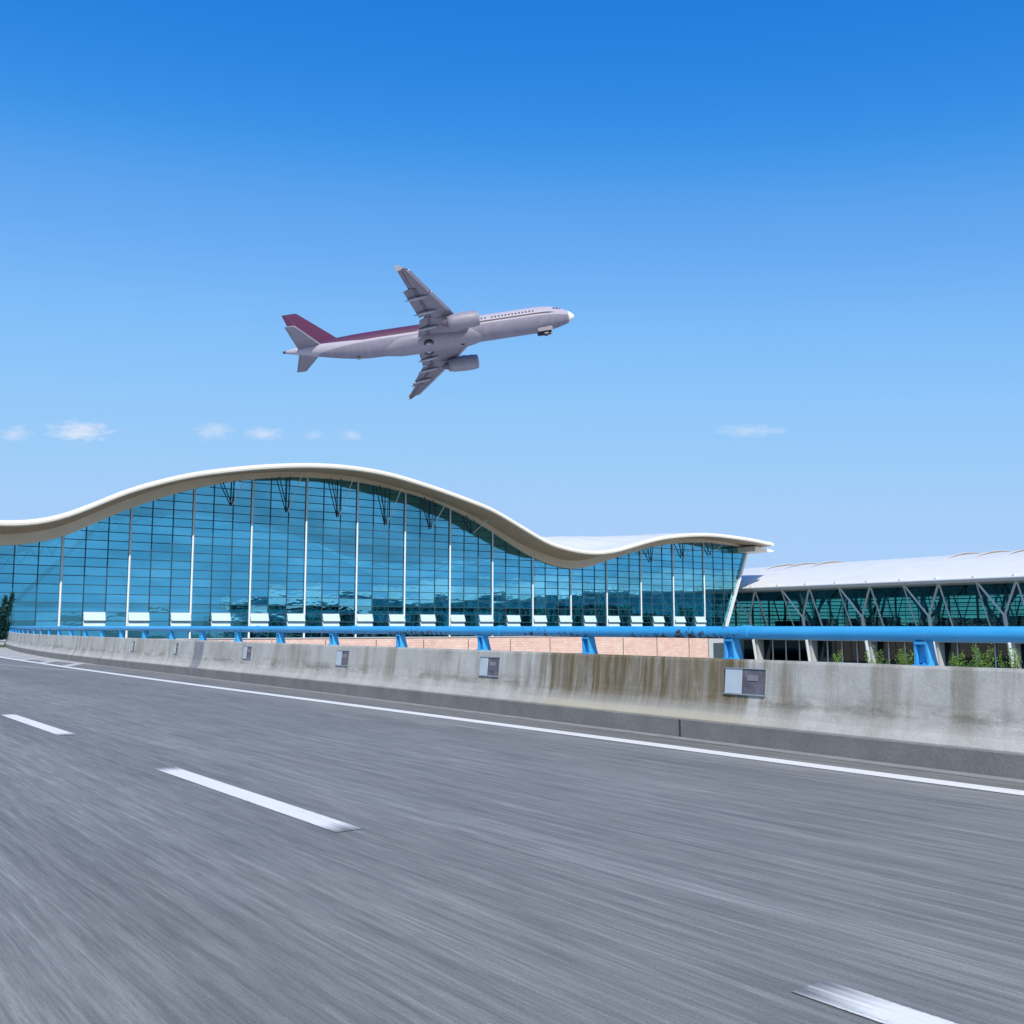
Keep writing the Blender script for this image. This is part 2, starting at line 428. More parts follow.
# ------------------------------------------------------------------ concrete barrier
PROF = [(.0, -.05), (.0, .195), (.03, .215), (.085, .30), (.125, .40), (.15, .52), (.185, .86), (.195, .885), (.345, .885), (.355, .87), (.42, .2), (.42, -.05)]
def barrier(name, s0, s1, label, joints, gap=0.):
    t = thing(name, BP((s0 + s1) / 2, 0, 0), label, 'barrier')
    g = MB(); st = frange(s0, s1, .8)
    g.loft([[BP(s, o, z) for o, z in PROF[2:11]] + [BP(s, .42, .205), BP(s, .03, .205)] for s in st], cap=True)
    g.build('concrete_wall', M['conc'], t)
    g = MB(); g.loft([[BP(s, o, z) for o, z in ((0, -.02), (0, .195), (.012, .2045), (.40, .2045), (.40, -.02))] for s in st], cap=True)
    g.build('kerb', M['kerb'], t)
    for s in joints:
        g = MB()
        w = .018
        for (o0, z0), (o1, z1) in zip(PROF[1:8], PROF[2:9]):
            g.quad(BP(s - w, o0 - .003, z0 + .002), BP(s + w, o0 - .003, z0 + .002), BP(s + w, o1 - .003, z1 + .002), BP(s - w, o1 - .003, z1 + .002))
        g.quad(BP(s - w, -.003, 0), BP(s + w, -.003, 0), BP(s + w, -.003, .197), BP(s - w, -.003, .197))
        g.build('expansion_joint', M['joint'], t)
    return t
SJ = 34.1
near = barrier('concrete_barrier', -14, SJ, 'long grey concrete road barrier with brown run-down stains along the edge line', [-3.2])
far = barrier('concrete_barrier', SJ + .05, 92, 'far curved concrete barrier section bending away at the left edge', [34.2, 38.5, 42.5, 47.5, 53, 60])
g = MB(); g.quad(BP(8.03, -.003, 0), BP(8.06, -.003, 0), BP(8.06, -.003, .197), BP(8.03, -.003, .197)); g.build('kerb_joint', M['joint'], near)
def face_o(z):
    return interp([(.30, .085), (.40, .125), (.52, .15), (.86, .185)], z)
def junction_box(s, w, frac=.4, z0=.515, z1=.79, solid=False):
    """cover plate let into the barrier face"""
    p, t, n = BF(s); t = -t            # t now points right in the view
    c = p + n * (face_o((z0 + z1) / 2) - .004) + Vector((0, 0, (z0 + z1) / 2))
    zt = (n * (face_o(z1) - face_o(z0)) + Vector((0, 0, z1 - z0))) / 2
    hw = w / 2; nn = t.cross(zt).normalized()
    if nn.dot(n) > 0: nn = -nn
    fr = MB(); b = .008
    fr.box(c + t * hw, t * b, zt, nn * .010); fr.box(c - t * hw, t * b * .6, zt, nn * .014)
    fr.box(c - zt, t * (hw + b), zt.normalized() * b, nn * .020); fr.box(c + zt, t * (hw + b), zt.normalized() * b * .6, nn * .020)
    f = fr.build('junction_box_frame', M['boxf'] if not solid else M['patch'], near)
    g = MB(); lw = hw * frac
    g.box(c - t * (hw - lw), t * lw, zt * .95, nn * .012); g.build('pale_cover', M['boxw'] if not solid else M['patch'], f)
    g = MB(); dw = hw - lw - .004
    g.box(c + t * (hw - dw), t * dw, zt * .95, nn * .010)
    g.build('dark_cover', M['boxd'], f)
    g = MB(); g.box(c + t * (hw - dw * 1.1) + zt * .3, t * dw * .45, zt * .22, nn * .017)
    g.build('hinge_plate', M['patch'], f)
# ------------------------------------------------------------------ blue guard rail
rail = thing('guard_rail', BP(10, .27, .885), 'bright blue tubular guard rail with rust patches on top of the concrete barrier', 'guard rail')
RZ = 1.178
g = MB(); ST = frange(-14, 91.5, 1.0)
g.tube([BP(s, .27, RZ) for s in ST], .069, 16); g.build('rail_tube', M['rail'], rail, smooth=True)
POSTS = []
def post_s(px_u):  # kept for clarity
    return px_u
def make_post(s):
    p, t, n = BF(s)
    g = MB()
    for side in (-1, 1):
        c = p + n * .27 + t * side * .055
        # curved flange: narrow under the tube, wide at the base, bowed along the way
        rings = []
        for i in range(9):
            q = i / 8; z = .885 + (RZ + .02 - .885) * q
            wid = .072 - .022 * q ** .7; bow = side * .012 * (1 - q) ** 2
            o = c + t * bow + n * (.05 * (1 - q)) + Vector((0, 0, z))
            rings.append([o + n * wid + t * .011, o - n * wid + t * .011, o - n * wid - t * .011, o + n * wid - t * .011])
        g.loft(rings, cap=True)
    b = p + n * .27
    g.box(p + n * .30 + Vector((0, 0, 1.0)), t * .055, n * .008, (0, 0, .09))
    g.box(b + n * .03 + Vector((0, 0, .891)), t * .078, n * .085, (0, 0, .006))
    g.box(b + Vector((0, 0, RZ - .085)), t * .055, n * .045, (0, 0, .012))
    for a in (-1, 1):
        for c in (-1, 1): g.box(b + n * .03 + t * a * .035 + n * c * .07 + Vector((0, 0, .902)), t * .009, n * .009, (0, 0, .009))
    return g.build('rail_post', M['railpost'], rail, smooth=False)
for s in [5.15 - 2.45 * q for q in range(7, 0, -1)] + [5.15, 7.5, 10.0, 12.5, 15.05, 17.7, 20.3, 22.8] + [25.3 + 2.5 * q for q in range(26)]: make_post(s)
for s in (7.25, 12.0, 16.75, 21.5, 2.5, -2.2):
    g = MB(); g.tube([BP(s - .05, .27, RZ), BP(s + .05, .27, RZ)], .080, 16); g.build('rail_collar', M['rail'], rail, smooth=False)

BOXES = [(7.2, .56, .42), (12.12, .50, .40), (17.0, .50, .42), (21.8, .46, .4), (26.9, .3, .4), (30.9, .3, .4)]
for s_, w_, f_ in BOXES: junction_box(s_, w_, f_)
g = MB()
for (o0, z0), (o1, z1) in zip(PROF[2:6], PROF[3:7]):
    a, b = 24.8, 25.45
    g.quad(BP(a, o0 - .004, z0), BP(b, o0 - .004, z0), BP(b, o1 - .004, z1), BP(a, o1 - .004, z1))
g.build('repair_patch', M['patch'], near)

# ------------------------------------------------------------------ wavy glass terminal
TOP = [(-6.2, 14.2), (-5, 13.4), (-3.6, 11.9), (-2.4, 10.7), (-1.6, 10.2), (-1.01, 10.15), (-0.69, 10.27), (-0.34, 10.7), (-0.01, 11.48), (0.34, 12.54), (0.7, 13.66), (1.07, 14.52), (1.46, 15.32), (1.85, 15.97), (2.26, 16.48), (2.69, 16.98), (3.34, 17.54), (3.79, 17.8), (4.26, 17.93), (4.76, 17.86), (5.26, 17.59), (5.79, 17.03), (6.33, 16.37), (6.89, 15.57), (7.49, 14.61), (7.82, 13.72), (8.18, 12.82), (8.54, 11.84), (8.9, 11.08), (9.28, 10.71), (9.65, 10.44), (10.04, 10.42), (10.45, 10.71), (10.85, 11.26), (11.26, 11.95), (11.7, 12.6), (12.13, 13.06), (12.58, 13.38), (13.05, 13.62), (13.5, 13.71), (13.99, 13.64), (14.49, 13.5), (14.97, 13.32), (15.39, 13.02)]
GLT = [(-6.2, 12.6), (-5, 11.6), (-3.6, 9.9), (-2.4, 8.6), (-1.6, 8.25), (-0.87, 8.34), (-0.53, 8.58), (-0.17, 9.09), (0.0, 9.41), (0.18, 9.97), (0.55, 11.21), (0.93, 12.34), (1.31, 13.35), (1.73, 14.31), (2.14, 15.13), (2.56, 15.78), (3.02, 16.37), (3.45, 16.75), (3.92, 17.01), (4.66, 17.1), (5.19, 16.95), (5.71, 16.58), (6.28, 16.05), (6.84, 15.18), (7.42, 13.96), (8.07, 12.27), (8.41, 11.16), (8.79, 10.15), (9.18, 9.26), (9.54, 8.71), (9.94, 8.42), (10.27, 8.53), (10.74, 9.22), (11.17, 10.02), (11.6, 10.73), (12.03, 11.38), (12.49, 12.04), (12.93, 12.44), (13.42, 12.74), (13.91, 12.93), (14.38, 12.94), (15.0, 12.82), (15.57, 12.42)]
TOP = smooth_table(TOP, .3, .1); GLT = smooth_table(GLT, .3, .1)
def zt(k): return interp(TOP, k)
def zg(k): return interp(GLT, k)
K0, K1 = -5.0, 15.45
def kend(z): return 14.69 + (z - 1.11) / (12.45 - 1.11) * .84     # leaning right edge of the glass wall
bld = thing('terminal_building', FP(5, -4.2, 0), 'wave roofed airport terminal with blue glass wall and cream roof edge', 'building')
def sm(x): x = max(0, min(1, x)); return x * x * (3 - 2 * x)
def roof_z(k, off):
    z = zt(k)
    if off < 5: 
        back = sm((5 - off) / 19)
        z += 2.9 * math.exp(-((k - 10.1) / 1.75) ** 2) * back
        z += .35 * sm((5 - off) / 6) * math.exp(-((k - 13.6) / 1.5) ** 2)
    return z
ks = frange(K0, 15.42, .14); offs = [5, 4.9, 3, 1, -2, -5, -8, -11, -14, -18, -24, -31, -38, -45]
g = MB(); grid = [[g.vert(FP(k, roof_z(k, o) + (0 if o == 5 else .03), o)) for o in offs] for k in ks]
for a, b in zip(grid, grid[1:]):
    for i in range(len(offs) - 1): g.face((a[i], b[i], b[i+1], a[i+1]))
# standing seams
roof = g.build('roof', M['white'], bld, smooth=True)
g = MB()
for k in frange(K0 + .2, 15.2, .5):
    pts = [FP(k, roof_z(k, o) + .06, o) for o in offs[2:]]
    for a, b in zip(pts, pts[1:]): g.beam(a, b, .05, .05)
g.build('roof_seam', M['white'], roof)
# fascia: rounded front edge
g = MB(); rings = []
for k in ks:
    th_ = .52; z = zt(k)
    rings.append([FP(k, z, 5.02), FP(k, z - .06, 5.16), FP(k, z - .26, 5.22), FP(k, z - th_ + .08, 5.17), FP(k, z - th_, 5.05), FP(k, z - th_, 4.9), FP(k, z - .05, 4.9)])
g.loft(rings, cap=True); g.build('fascia', M['fascia'], bld, smooth=False)
# soffit from the fascia back and down to the cornice above the glass
def cor(k): return max(.28, min(1.0, (zt(k) - .52 - zg(k)) * .75 + .3))
g = MB(); rings = []
for k in ks:
    a = zt(k) - .5; b = zg(k) + cor(k)
    rings.append([FP(k, a, 5.0), FP(k, a + (b - a) * .14, 3.7), FP(k, a + (b - a) * .38, 2.3), FP(k, a + (b - a) * .72, 1.0), FP(k, b, .36)])
g.loft(rings, close=False); g.build('soffit', M['soffit'], bld, smooth=True)
g = MB(); rings = []
for k in ks:
    b = zg(k)
    rings.append([FP(k, b + cor(k) + .02, .36), FP(k, b, .30), FP(k, b - .02, -.2), FP(k, b + cor(k), -.2)])
g.loft(rings, cap=True); g.build('cornice', M['band'], bld)
# roof ceiling
g = MB(); offc = [-.25, -5, -12, -20, -30, -44.5]
grid = [[g.vert(FP(k, zg(k) + (roof_z(k, o) - zt(k)) - .02, o)) for o in offc] for k in frange(K0, 15.4, .3)]
for a, b in zip(grid, grid[1:]):
    for i in range(len(offc) - 1): g.face((a[i], b[i], b[i+1], a[i+1]))
g.build('ceiling', M['ceil'], bld, smooth=True)
# right end of the roof: pointed canopy tip and the lower fin
g = MB()
g.loft([[FP(15.40, 13.02, 5.2), FP(15.40, 12.5, 5.2), FP(15.45, 12.4, -3), FP(15.45, 13.1, -3)],
        [FP(15.56, 12.93, 4.9), FP(15.56, 12.66, 4.9), FP(15.8, 12.6, -3), FP(15.8, 12.95, -3)]], cap=True)
g.build('roof_tip', M['fascia'], bld)
g = MB()
g.loft([[FP(15.2, 12.55, 3.4), FP(15.2, 11.85, 3.2), FP(15.2, 11.85, -2), FP(15.2, 12.55, -2)],
        [FP(15.7, 12.35, 3.1), FP(15.75, 11.85, 3.0), FP(15.75, 11.85, -2), FP(15.75, 12.35, -2)],
        [FP(16.0, 12.2, 2.6), FP(16.0, 12.02, 2.6), FP(16.1, 12.02, -2), FP(16.1, 12.2, -2)]], cap=True)
g.build('canopy_fin', M['fascia'], bld)

ZR = lambda j: .02 + .84 * j
def bay(k0, k1):
    """one bay of glass: k0..k1 with the wavy top, or the leaning edge on the last one"""
    g = MB(); n = 8
    ksub = [k0 + (k1 - k0) * i / n for i in range(n + 1)]
    for a, b in zip(ksub, ksub[1:]): g.quad(FP(a, .02), FP(b, .02), FP(b, zg(b)), FP(a, zg(a)))
    gl = g.build('glass_bay', M['fglass'], bld)
    g = MB()
    j = 0
    while True:
        z = ZR(j); j += 1
        if z > 17.3: break
        run = None
        for a, b in zip(ksub, ksub[1:]):
            ok = z < min(zg(a), zg(b)) - .02
            if ok and run is None: run = a
            if (not ok) and run is not None: g.beam(FP(run, z, .04), FP(a, z, .04), .045, .075); run = None
        if run is not None: g.beam(FP(run, z, .04), FP(k1, z, .04), .045, .075)
    m = 1
    kk = math.floor(k0 * 3 + 1e-6) / 3
    for q in (1, 2):
        k = kk + q / 3
        if k < k1 - .02: g.beam(FP(k, .02, .05), FP(k, zg(k), .05), .065, .07)
    g.build('glazing_bars', M['bars'], gl)
for i in range(-5, 14): bay(i, i + 1)
# last bay with the leaning edge
g = MB()
zz = frange(.02, 12.6, .6)
for a, b in zip(zz, zz[1:]): g.quad(FP(14, a), FP(kend(a), a), FP(kend(b), min(b, zg(min(kend(b), 15.5)))), FP(14, min(b, zg(14))))
gl = g.build('glass_bay', M['fglass'], bld); g = MB()
for j in range(0, 15):
    z = ZR(j); g.beam(FP(14, z, .04), FP(kend(z), z, .04), .045, .075)
for k in (14.333, 14.667): g.beam(FP(k, .02, .05), FP(k, zg(k), .05), .065, .07)
g.beam(FP(15, 5.2, .05), FP(15, zg(15), .05), .12, .10)
g.build('glazing_bars', M['bars'], gl)
for i in range(-5, 15):
    g = MB(); g.beam(FP(i, -.05, .14), FP(i, zg(i) + .02, .14), .16, .16); g.build('post', M['post'], bld)
g = MB(); g.beam(FP(kend(-4), -4.2, .2), FP(kend(zg(15.5)), zg(15.5) + .1, .2), .34, .34); g.build('leaning_post', M['post'], bld)
# top-hung vent flaps, two rows in every other panel
for q in range(0, 22):
    k = q * 2 / 3 + 1 / 3
    if k > 14: break
    g = MB()
    for z1 in (ZR(3), ZR(2)):
        a, b = k + .012, k + .325
        zb = z1 - .78; off = .30
        p = [FP(a, z1, .10), FP(b, z1, .10), FP(b, zb, .10 + off), FP(a, zb, .10 + off)]
        up = FN * .03 + Vector((0, 0, .015))
        g.loft([p, [x + up for x in p]], cap=True)
    vw = g.build('vent_window', M['vent'], bld)
    g = MB()
    for z1 in (ZR(3), ZR(2)):
        a, b = k + .008, k + .329; zb = z1 - .78
        P = [FP(a, z1 + .01, .13), FP(b, z1 + .01, .13), FP(b, zb, .44), FP(a, zb, .44)]
        for u_, v_ in ((0, 1), (1, 2), (2, 3), (3, 0)): g.beam(P[u_], P[v_], .05, .05)
        for e_ in (a, b): g.beam(FP(e_, z1 - .45, .05), FP(e_, zb + .02, .40), .04, .04)
    g.build('vent_frame', M['ventf'], vw)
# brick plinth with dark movement joints
g = MB(); g.loft([[FP(k, -.02, .55), FP(k, -4.3, .6), FP(k, -4.3, -.1), FP(k, -.02, -.1)] for k in frange(-5, 14.0, 1.0)], cap=True)
pl = g.build('brick_plinth', M['brick'], bld)
g = MB(); g.box(FP(4.5, -.01, .3), FU * (FB * 9.5), FN * .34, (0, 0, .05)); g.build('plinth_coping', M['cwall'], bld)
for i in range(-5, 14):
    g = MB(); g.beam(FP(i + .38, -.25, .60), FP(i + .38, -4.2, .63), .09, .06); g.build('movement_joint', M['bars'], bld)
# concrete end pier with a dark window
g = MB(); g.box(FP(14.34, -2.15, .25), FU * (FB * .30), FN * .3, (0, 0, 2.1)); pier = g.build('end_pier', M['cwall'], bld)
g = MB(); g.box(FP(14.38, -2.3, .57), FU * (FB * .2), FN * .02, (0, 0, 1.2)); g.build('window', M['dsteel'], pier)
# inside: floor, dark partitions, rear glass wall, end wall
g = MB(); g.box(FP(4.8, -.25, -22.4), FU * (FB * 9.7), FN * 21.9, (0, 0, .2)); g.build('floor', M['floor'], bld)
g = MB()
for a, b in zip(frange(K0, 14.6, .4), frange(K0, 14.6, .4)[1:]): g.quad(FP(a, 0, -44), FP(b, 0, -44), FP(b, zg(b), -44), FP(a, zg(a), -44))
g.build('rear_glass_wall', M['bglass'], bld)
g = MB()
offq = frange(-.3, -44, 4)
for a, b in zip(offq, offq[1:]):
    for z0, z1 in zip(zz, zz[1:]): g.quad(FP(kend(z0), z0, a), FP(kend(z0), z0, b), FP(kend(z1), z1, b), FP(kend(z1), z1, a))
g.build('end_glass_wall', M['bglass'], bld)
g = MB(); g.beam(FP(4.8, 3.5, -20) - FU * FB * 9.6, FP(4.8, 3.5, -20) + FU * FB * 9.6, .6, .5); g.build('mezzanine_edge', M['dark'], bld)
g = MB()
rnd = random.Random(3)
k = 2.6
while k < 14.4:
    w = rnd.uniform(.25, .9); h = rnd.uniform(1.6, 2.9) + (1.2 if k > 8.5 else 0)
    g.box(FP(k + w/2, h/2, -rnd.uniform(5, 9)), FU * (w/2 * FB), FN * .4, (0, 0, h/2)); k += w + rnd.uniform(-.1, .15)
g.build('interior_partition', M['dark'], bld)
# V struts that hold the overhang: from the soffit down to the glass frame
for k, L in ((2.62, 2.4), (3.62, 3.7), (4.60, 4.1), (5.58, 4.2), (6.55, 3.3), (7.5, 1.6), (12.3, 2.0), (13.3, 2.1), (14.2, 1.8)):
    z = zg(k); g = MB(); foot = FP(k + .01, z - L, .22)
    for kk, o in ((k - .17, .45), (k + .03, .45)): g.beam(FP(kk, zg(kk) + .05, o), foot, .085)
    g.build('hanging_strut', M['dsteel'], bld)
    g = MB(); g.beam(FP(k + .13, zt(k + .13) - .62, 2.3), foot + FN * .1, .07); g.build('tie_rod', M['post'], bld)
# raking interior columns
for i in (-3, -1):
    g = MB(); kc = i + .45
    for dk in (-1.25, 1.25):
        zz_ = zg(min(15, max(-5, kc + dk))); g.beam(FP(kc, 3.2, -4.5), FP(kc + dk, zz_ - .4, -4.5), .42)
    g.beam(FP(kc, 0, -4.5), FP(kc, 3.4, -4.5), .5)
    g.build('raking_column', M['post'], bld)
# roof trusses seen through the glass
for i in range(-5, 15):
    g = MB()
    for o0, o1 in ((-1, -8), (-8, -16), (-16, -26), (-26, -43)):
        zc = zg(i + .1); zm = lambda o: zc + (roof_z(i, o) - zt(i)) - .35
        g.beam(FP(i, zm(o0), o0), FP(i, zm(o1), o1), .16)
        g.beam(FP(i, zm(o0), o0), FP(i, zm((o0+o1)/2) - 1.4, (o0+o1)/2), .10)
        g.beam(FP(i, zm(o1), o1), FP(i, zm((o0+o1)/2) - 1.4, (o0+o1)/2), .10)
    g.build('roof_truss', M['steel'], bld)

# ------------------------------------------------------------------ long hall on the right
HM = .7165; HC = 142.
HT = Vector((HM, -1, 0)).normalized()        # along the hall, towards the viewer
HI = Vector((-HT.y, HT.x, 0))                # inwards, away from the road
Yh = HC / (.2362 + HM); H0 = Vector((.2362 * Yh, Yh, 0)); HS = 9.64
def HP(s, z, off=0.): return H0 + HT * s + HI * off + Vector((0, 0, z))
SA, SB = -9.0, HS * 23.5
hall = thing('terminal_hall', HP(40, -4.2), 'long low terminal hall with white curved roof on grey Y shaped columns', 'building')
ARC = [(-2.4, 6.75), (-2.0, 7.15), (-.5, 7.85), (1.5, 8.65), (4, 9.45), (7, 10.1), (10, 10.55), (13, 10.8), (17, 10.95), (22, 10.8), (28, 10.4), (34, 9.1), (38, 7.9)]
def za(o): return interp(ARC, o)
def hv(s):   # the eave rises very slightly towards the viewer
    return s * .002
g = MB(); ss = frange(SA, SB, 4.8)
g.loft([[HP(s, z + hv(s), o) for o, z in ARC] + [HP(s, z - .35 + hv(s), o) for o, z in ARC[::-1]] for s in ss], cap=True)
g.build('roof', M['white'], hall, smooth=False)
g = MB()
g.tube([HP(s, 6.72 + hv(s), -2.45) for s in ss], .20, 10); g.build('gutter_pipe', M['post'], hall, smooth=True)
g = MB()
g.loft([[HP(s, z + hv(s), o) for o, z in ((-2.2, 6.5), (-1.9, 6.62), (3, 6.6), (3, 6.2), (-1.9, 6.3))] for s in ss], cap=True)
g.build('eave_beam', M['steel'], hall)
for s in frange(SA + 2, SB - 2, HS / 2):
    g = MB(); g.box(HP(s, 6.93 + hv(s), -2.5), HT * .16, HI * .12, (0, 0, .10)); g.build('gutter_bracket', M['post'], hall)
# low curved roof lights near the ridge
for s in (-2.5, 1.4, 6.0, 27.5, 31.5, 35.5, 39.5, 43.5, 53, 62):
    g = MB(); rings = []
    for i in range(11):
        q = i / 10; o = 5.0 + 10 * q; lift = .26 * math.sin(math.pi * q) + .02
        rings.append([HP(s - .9, za(o) + hv(s) - .02, o), HP(s - .9, za(o) + lift * .1 + hv(s), o), HP(s + .9, za(o) + lift + hv(s), o), HP(s + .9, za(o) + hv(s) - .02, o)])
    g.loft(rings, cap=True); g.cur = 0
    rl = g.build('roof_light', M['white'], hall)
    g = MB()
    for i in range(10):
        q0, q1 = i / 10, (i + 1) / 10; o0, o1 = 5 + 10*q0, 5 + 10*q1
        l0, l1 = .24 * math.sin(math.pi*q0), .24 * math.sin(math.pi*q1)
        g.quad(HP(s + .91, za(o0) + .0 + hv(s), o0), HP(s + .91, za(o1) + hv(s), o1), HP(s + .91, za(o1) + l1 + hv(s), o1), HP(s + .91, za(o0) + l0 + hv(s), o0))
    g.build('roof_light_glazing', simple('rust_brown_flashing', (.24, .21, .19), .8) if s == -2.5 else bpy.data.materials['rust_brown_flashing'], rl, recalc=False)
JC = range(0, 24)
for j in JC:
    s = j * HS; zj = 2.45
    g = MB()
    g.beam(HP(s, zj, 0), HP(s - 2.45, 6.5 + hv(s), -1.5), .18, .22); g.beam(HP(s, zj, 0), HP(s + 2.45, 6.5 + hv(s), -1.5), .18, .22)
    g.beam(HP(s, zj + .15, 0), HP(s, -4.2, 1.3), .30, .34)
    g.build('y_column', M['steel'], hall)
    for d in (-2.45, 2.45):
        g = MB(); g.beam(HP(s + d, 6.5, -1.5), HP(s + d + .2, -.1, 1.5), .15 if d > 0 else .12); g.build('raking_strut', M['steel'], hall)
    g = MB(); g.loft([[HP(s - .35, -.65, 1.25), HP(s - .35, -4.2, 1.4), HP(s - .35, -4.2, 3.6), HP(s - .35, -.65, 3.2)],
                      [HP(s + .35, -.65, 1.25), HP(s + .35, -4.2, 1.4), HP(s + .35, -4.2, 3.6), HP(s + .35, -.65, 3.2)]], cap=True)
    g.build('buttress', M['cwall'], hall)
# upper glass and its bars
g = MB(); g.quad(HP(SA, -.1, 1.7), HP(SB, -.1, 1.7), HP(SB, 6.3, 1.7), HP(SA, 6.3, 1.7)); ug = g.build('front_glass', M['hglass'], hall)
g = MB()
for z in frange(.9, 5.9, 1.0): g.beam(HP(SA, z, 1.66), HP(SB, z, 1.66), .05, .05)
for s in frange(SA, SB, HS / 4): g.beam(HP(s, -.1, 1.66), HP(s, 6.3, 1.66), .05, .05)
g.build('glazing_bars', M['bars'], ug)
g = MB(); g.quad(HP(SA, 0, 36), HP(SB, 0, 36), HP(SB, 7.9, 36), HP(SA, 7.9, 36)); rg = g.build('rear_glass', M['hbglass'], hall)
g = MB()
for z in frange(.5, 7.5, .62): g.beam(HP(SA, z, 35.9), HP(SB, z, 35.9), .2, .17)
for s in frange(SA, SB, HS / 2): g.beam(HP(s, 0, 35.9), HP(s, 7.9, 35.9), .2, .3)
g.build('louvre_rails', M['dsteel'], rg)
g = MB(); g.box(HP((SA + SB) / 2, -.36, 18.2), HT * ((SB - SA) / 2), HI * 16.6 , (0, 0, .22)); g.build('floor', M['floor'], hall)
g = MB(); g.box(HP((SA + SB) / 2, -.42, 1.30), HT * ((SB - SA) / 2), HI * .28, (0, 0, .34)); g.build('floor_edge_band', M['cwall'], hall)
g = MB(); rnd = random.Random(11); s = SA + 1
while s < SB - 4:
    w = rnd.uniform(2, 7); h = rnd.uniform(1.5, 2.7); g.box(HP(s + w/2, h/2 - .1, rnd.uniform(12, 16)), HT * w/2, HI * .4, (0, 0, h/2)); s += w * rnd.uniform(.9, 1.15)
g.build('interior_partition', M['dark'], hall)
for j in JC:                                   # raking interior columns behind the glass
    pass
g = MB(); g.box(HP((SA + SB) / 2, 5.8, 4), HT * ((SB - SA) / 2 - .3), HI * .2, (0, 0, .75)); g.build('interior_bulkhead', M['dark'], hall)
for j in JC:
    g = MB(); s = j * HS + 3.5
    for d, b in ((-3.2, 0), (3.2, 0), (-5.4, 1.5), (5.0, -1.5)): g.beam(HP(s + b, 0, 10), HP(s + d, 8.8, 10), .26)
    for d in (-2.6, 2.6): g.beam(HP(s + 1.6, 0, 24), HP(s + d + 1.6, 9.4, 24), .3)
    for d in (-4.4, -1.5, 1.2, 4.2): g.beam(HP(s + d, .2, 5), HP(s + d + 2.2 * (1 if d > 0 else -1), 7.2, 5), .13)
    for d in (-3.6, .4, 3.4): g.beam(HP(s + d, .2, 7), HP(s + d * .3, 7.6, 7), .10)
    g.build('interior_column', M['dsteel'], hall)
g = MB()
for s in (SA, SB): g.quad(HP(s, -.1, 1.8), HP(s, -.1, 35.8), HP(s, 7.8, 35.8), HP(s, 6.3, 1.8))
ew = g.build('end_glass', M['hbglass'], hall)
g = MB()
for z in frange(.5, 6.7, .62): g.beam(HP(SA + .1, z, 1.9), HP(SA + .1, z, 35.7), .2, .17)
for o in frange(3, 35, 4): g.beam(HP(SA + .1, -.1, o), HP(SA + .1, 7, o), .2, .3)
g.build('louvre_rails', M['dsteel'], ew)
# ground floor
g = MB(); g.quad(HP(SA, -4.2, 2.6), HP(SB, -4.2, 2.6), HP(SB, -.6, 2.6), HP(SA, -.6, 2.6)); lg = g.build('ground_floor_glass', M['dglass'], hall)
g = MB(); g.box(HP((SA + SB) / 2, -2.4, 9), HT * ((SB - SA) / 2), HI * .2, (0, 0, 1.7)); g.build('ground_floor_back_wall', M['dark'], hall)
for s in frange(0, SB, HS / 4):
    if abs((s / HS) - round(s / HS)) < .1: continue
    g = MB(); g.beam(HP(s - .3, -4.2, 2.5), HP(s - .3, -.6, 2.5), .14, .14); g.build('mullion', M['post'], hall)

# ------------------------------------------------------------------ shrubs and tree
def leaf_cluster(g, c, rad, n, size, rnd, upward=0.):
    for _ in range(n):
        while True:
            p = Vector((rnd.uniform(-1, 1), rnd.uniform(-1, 1), rnd.uniform(-1, 1)))
            if p.length < 1: break
        q = c + Vector((p.x * rad[0], p.y * rad[1], p.z * rad[2]))
        d = Vector((rnd.gauss(0, 1), rnd.gauss(0, 1), rnd.gauss(0, 1) + upward)).normalized()
        w = d.cross(Vector((rnd.gauss(0, 1), rnd.gauss(0, 1), rnd.gauss(0, 1)))).normalized()
        s = size * rnd.uniform(.6, 1.3)
        a = g.vert(q); b = g.vert(q + d * s * .5 + w * s * .22); e = g.vert(q + d * s); f = g.vert(q + d * s * .5 - w * s * .22)
        g.face((a, b, e, f))
def shrub(loc, h, w, label, seed, n=7):
    rnd = random.Random(seed); t = thing('shrub', loc, label, 'shrub', 'yellow green shrubs along the ground floor')
    g = MB(); lf = MB()
    for i in range(n):
        a = rnd.uniform(0, 6.28); r = rnd.uniform(.1, 1) * w
        tip = Vector(loc) + Vector((math.cos(a) * r, math.sin(a) * r, h * rnd.uniform(.6, 1.0)))
        b0 = Vector(loc) + Vector((math.cos(a) * r * .25, math.sin(a) * r * .25, -.02))
        mid = (b0 + tip) / 2 + Vector((rnd.uniform(-.1, .1), rnd.uniform(-.1, .1), .1))
        g.tube([b0, mid, tip], [.035, .025, .01], 5)
        for q in (.25, .4, .55, .7, .85, 1.0):
            c = b0.lerp(tip, q); k = (.38 if q < .9 else .2) * w * .9
            leaf_cluster(lf, c, (k, k, .25 * h * .5), int(26 * (1.1 - .3 * q)), .17, rnd, .6)
    g.build('stems', M['bark'], t); lf.build('foliage', M['leaf'], t, recalc=False)
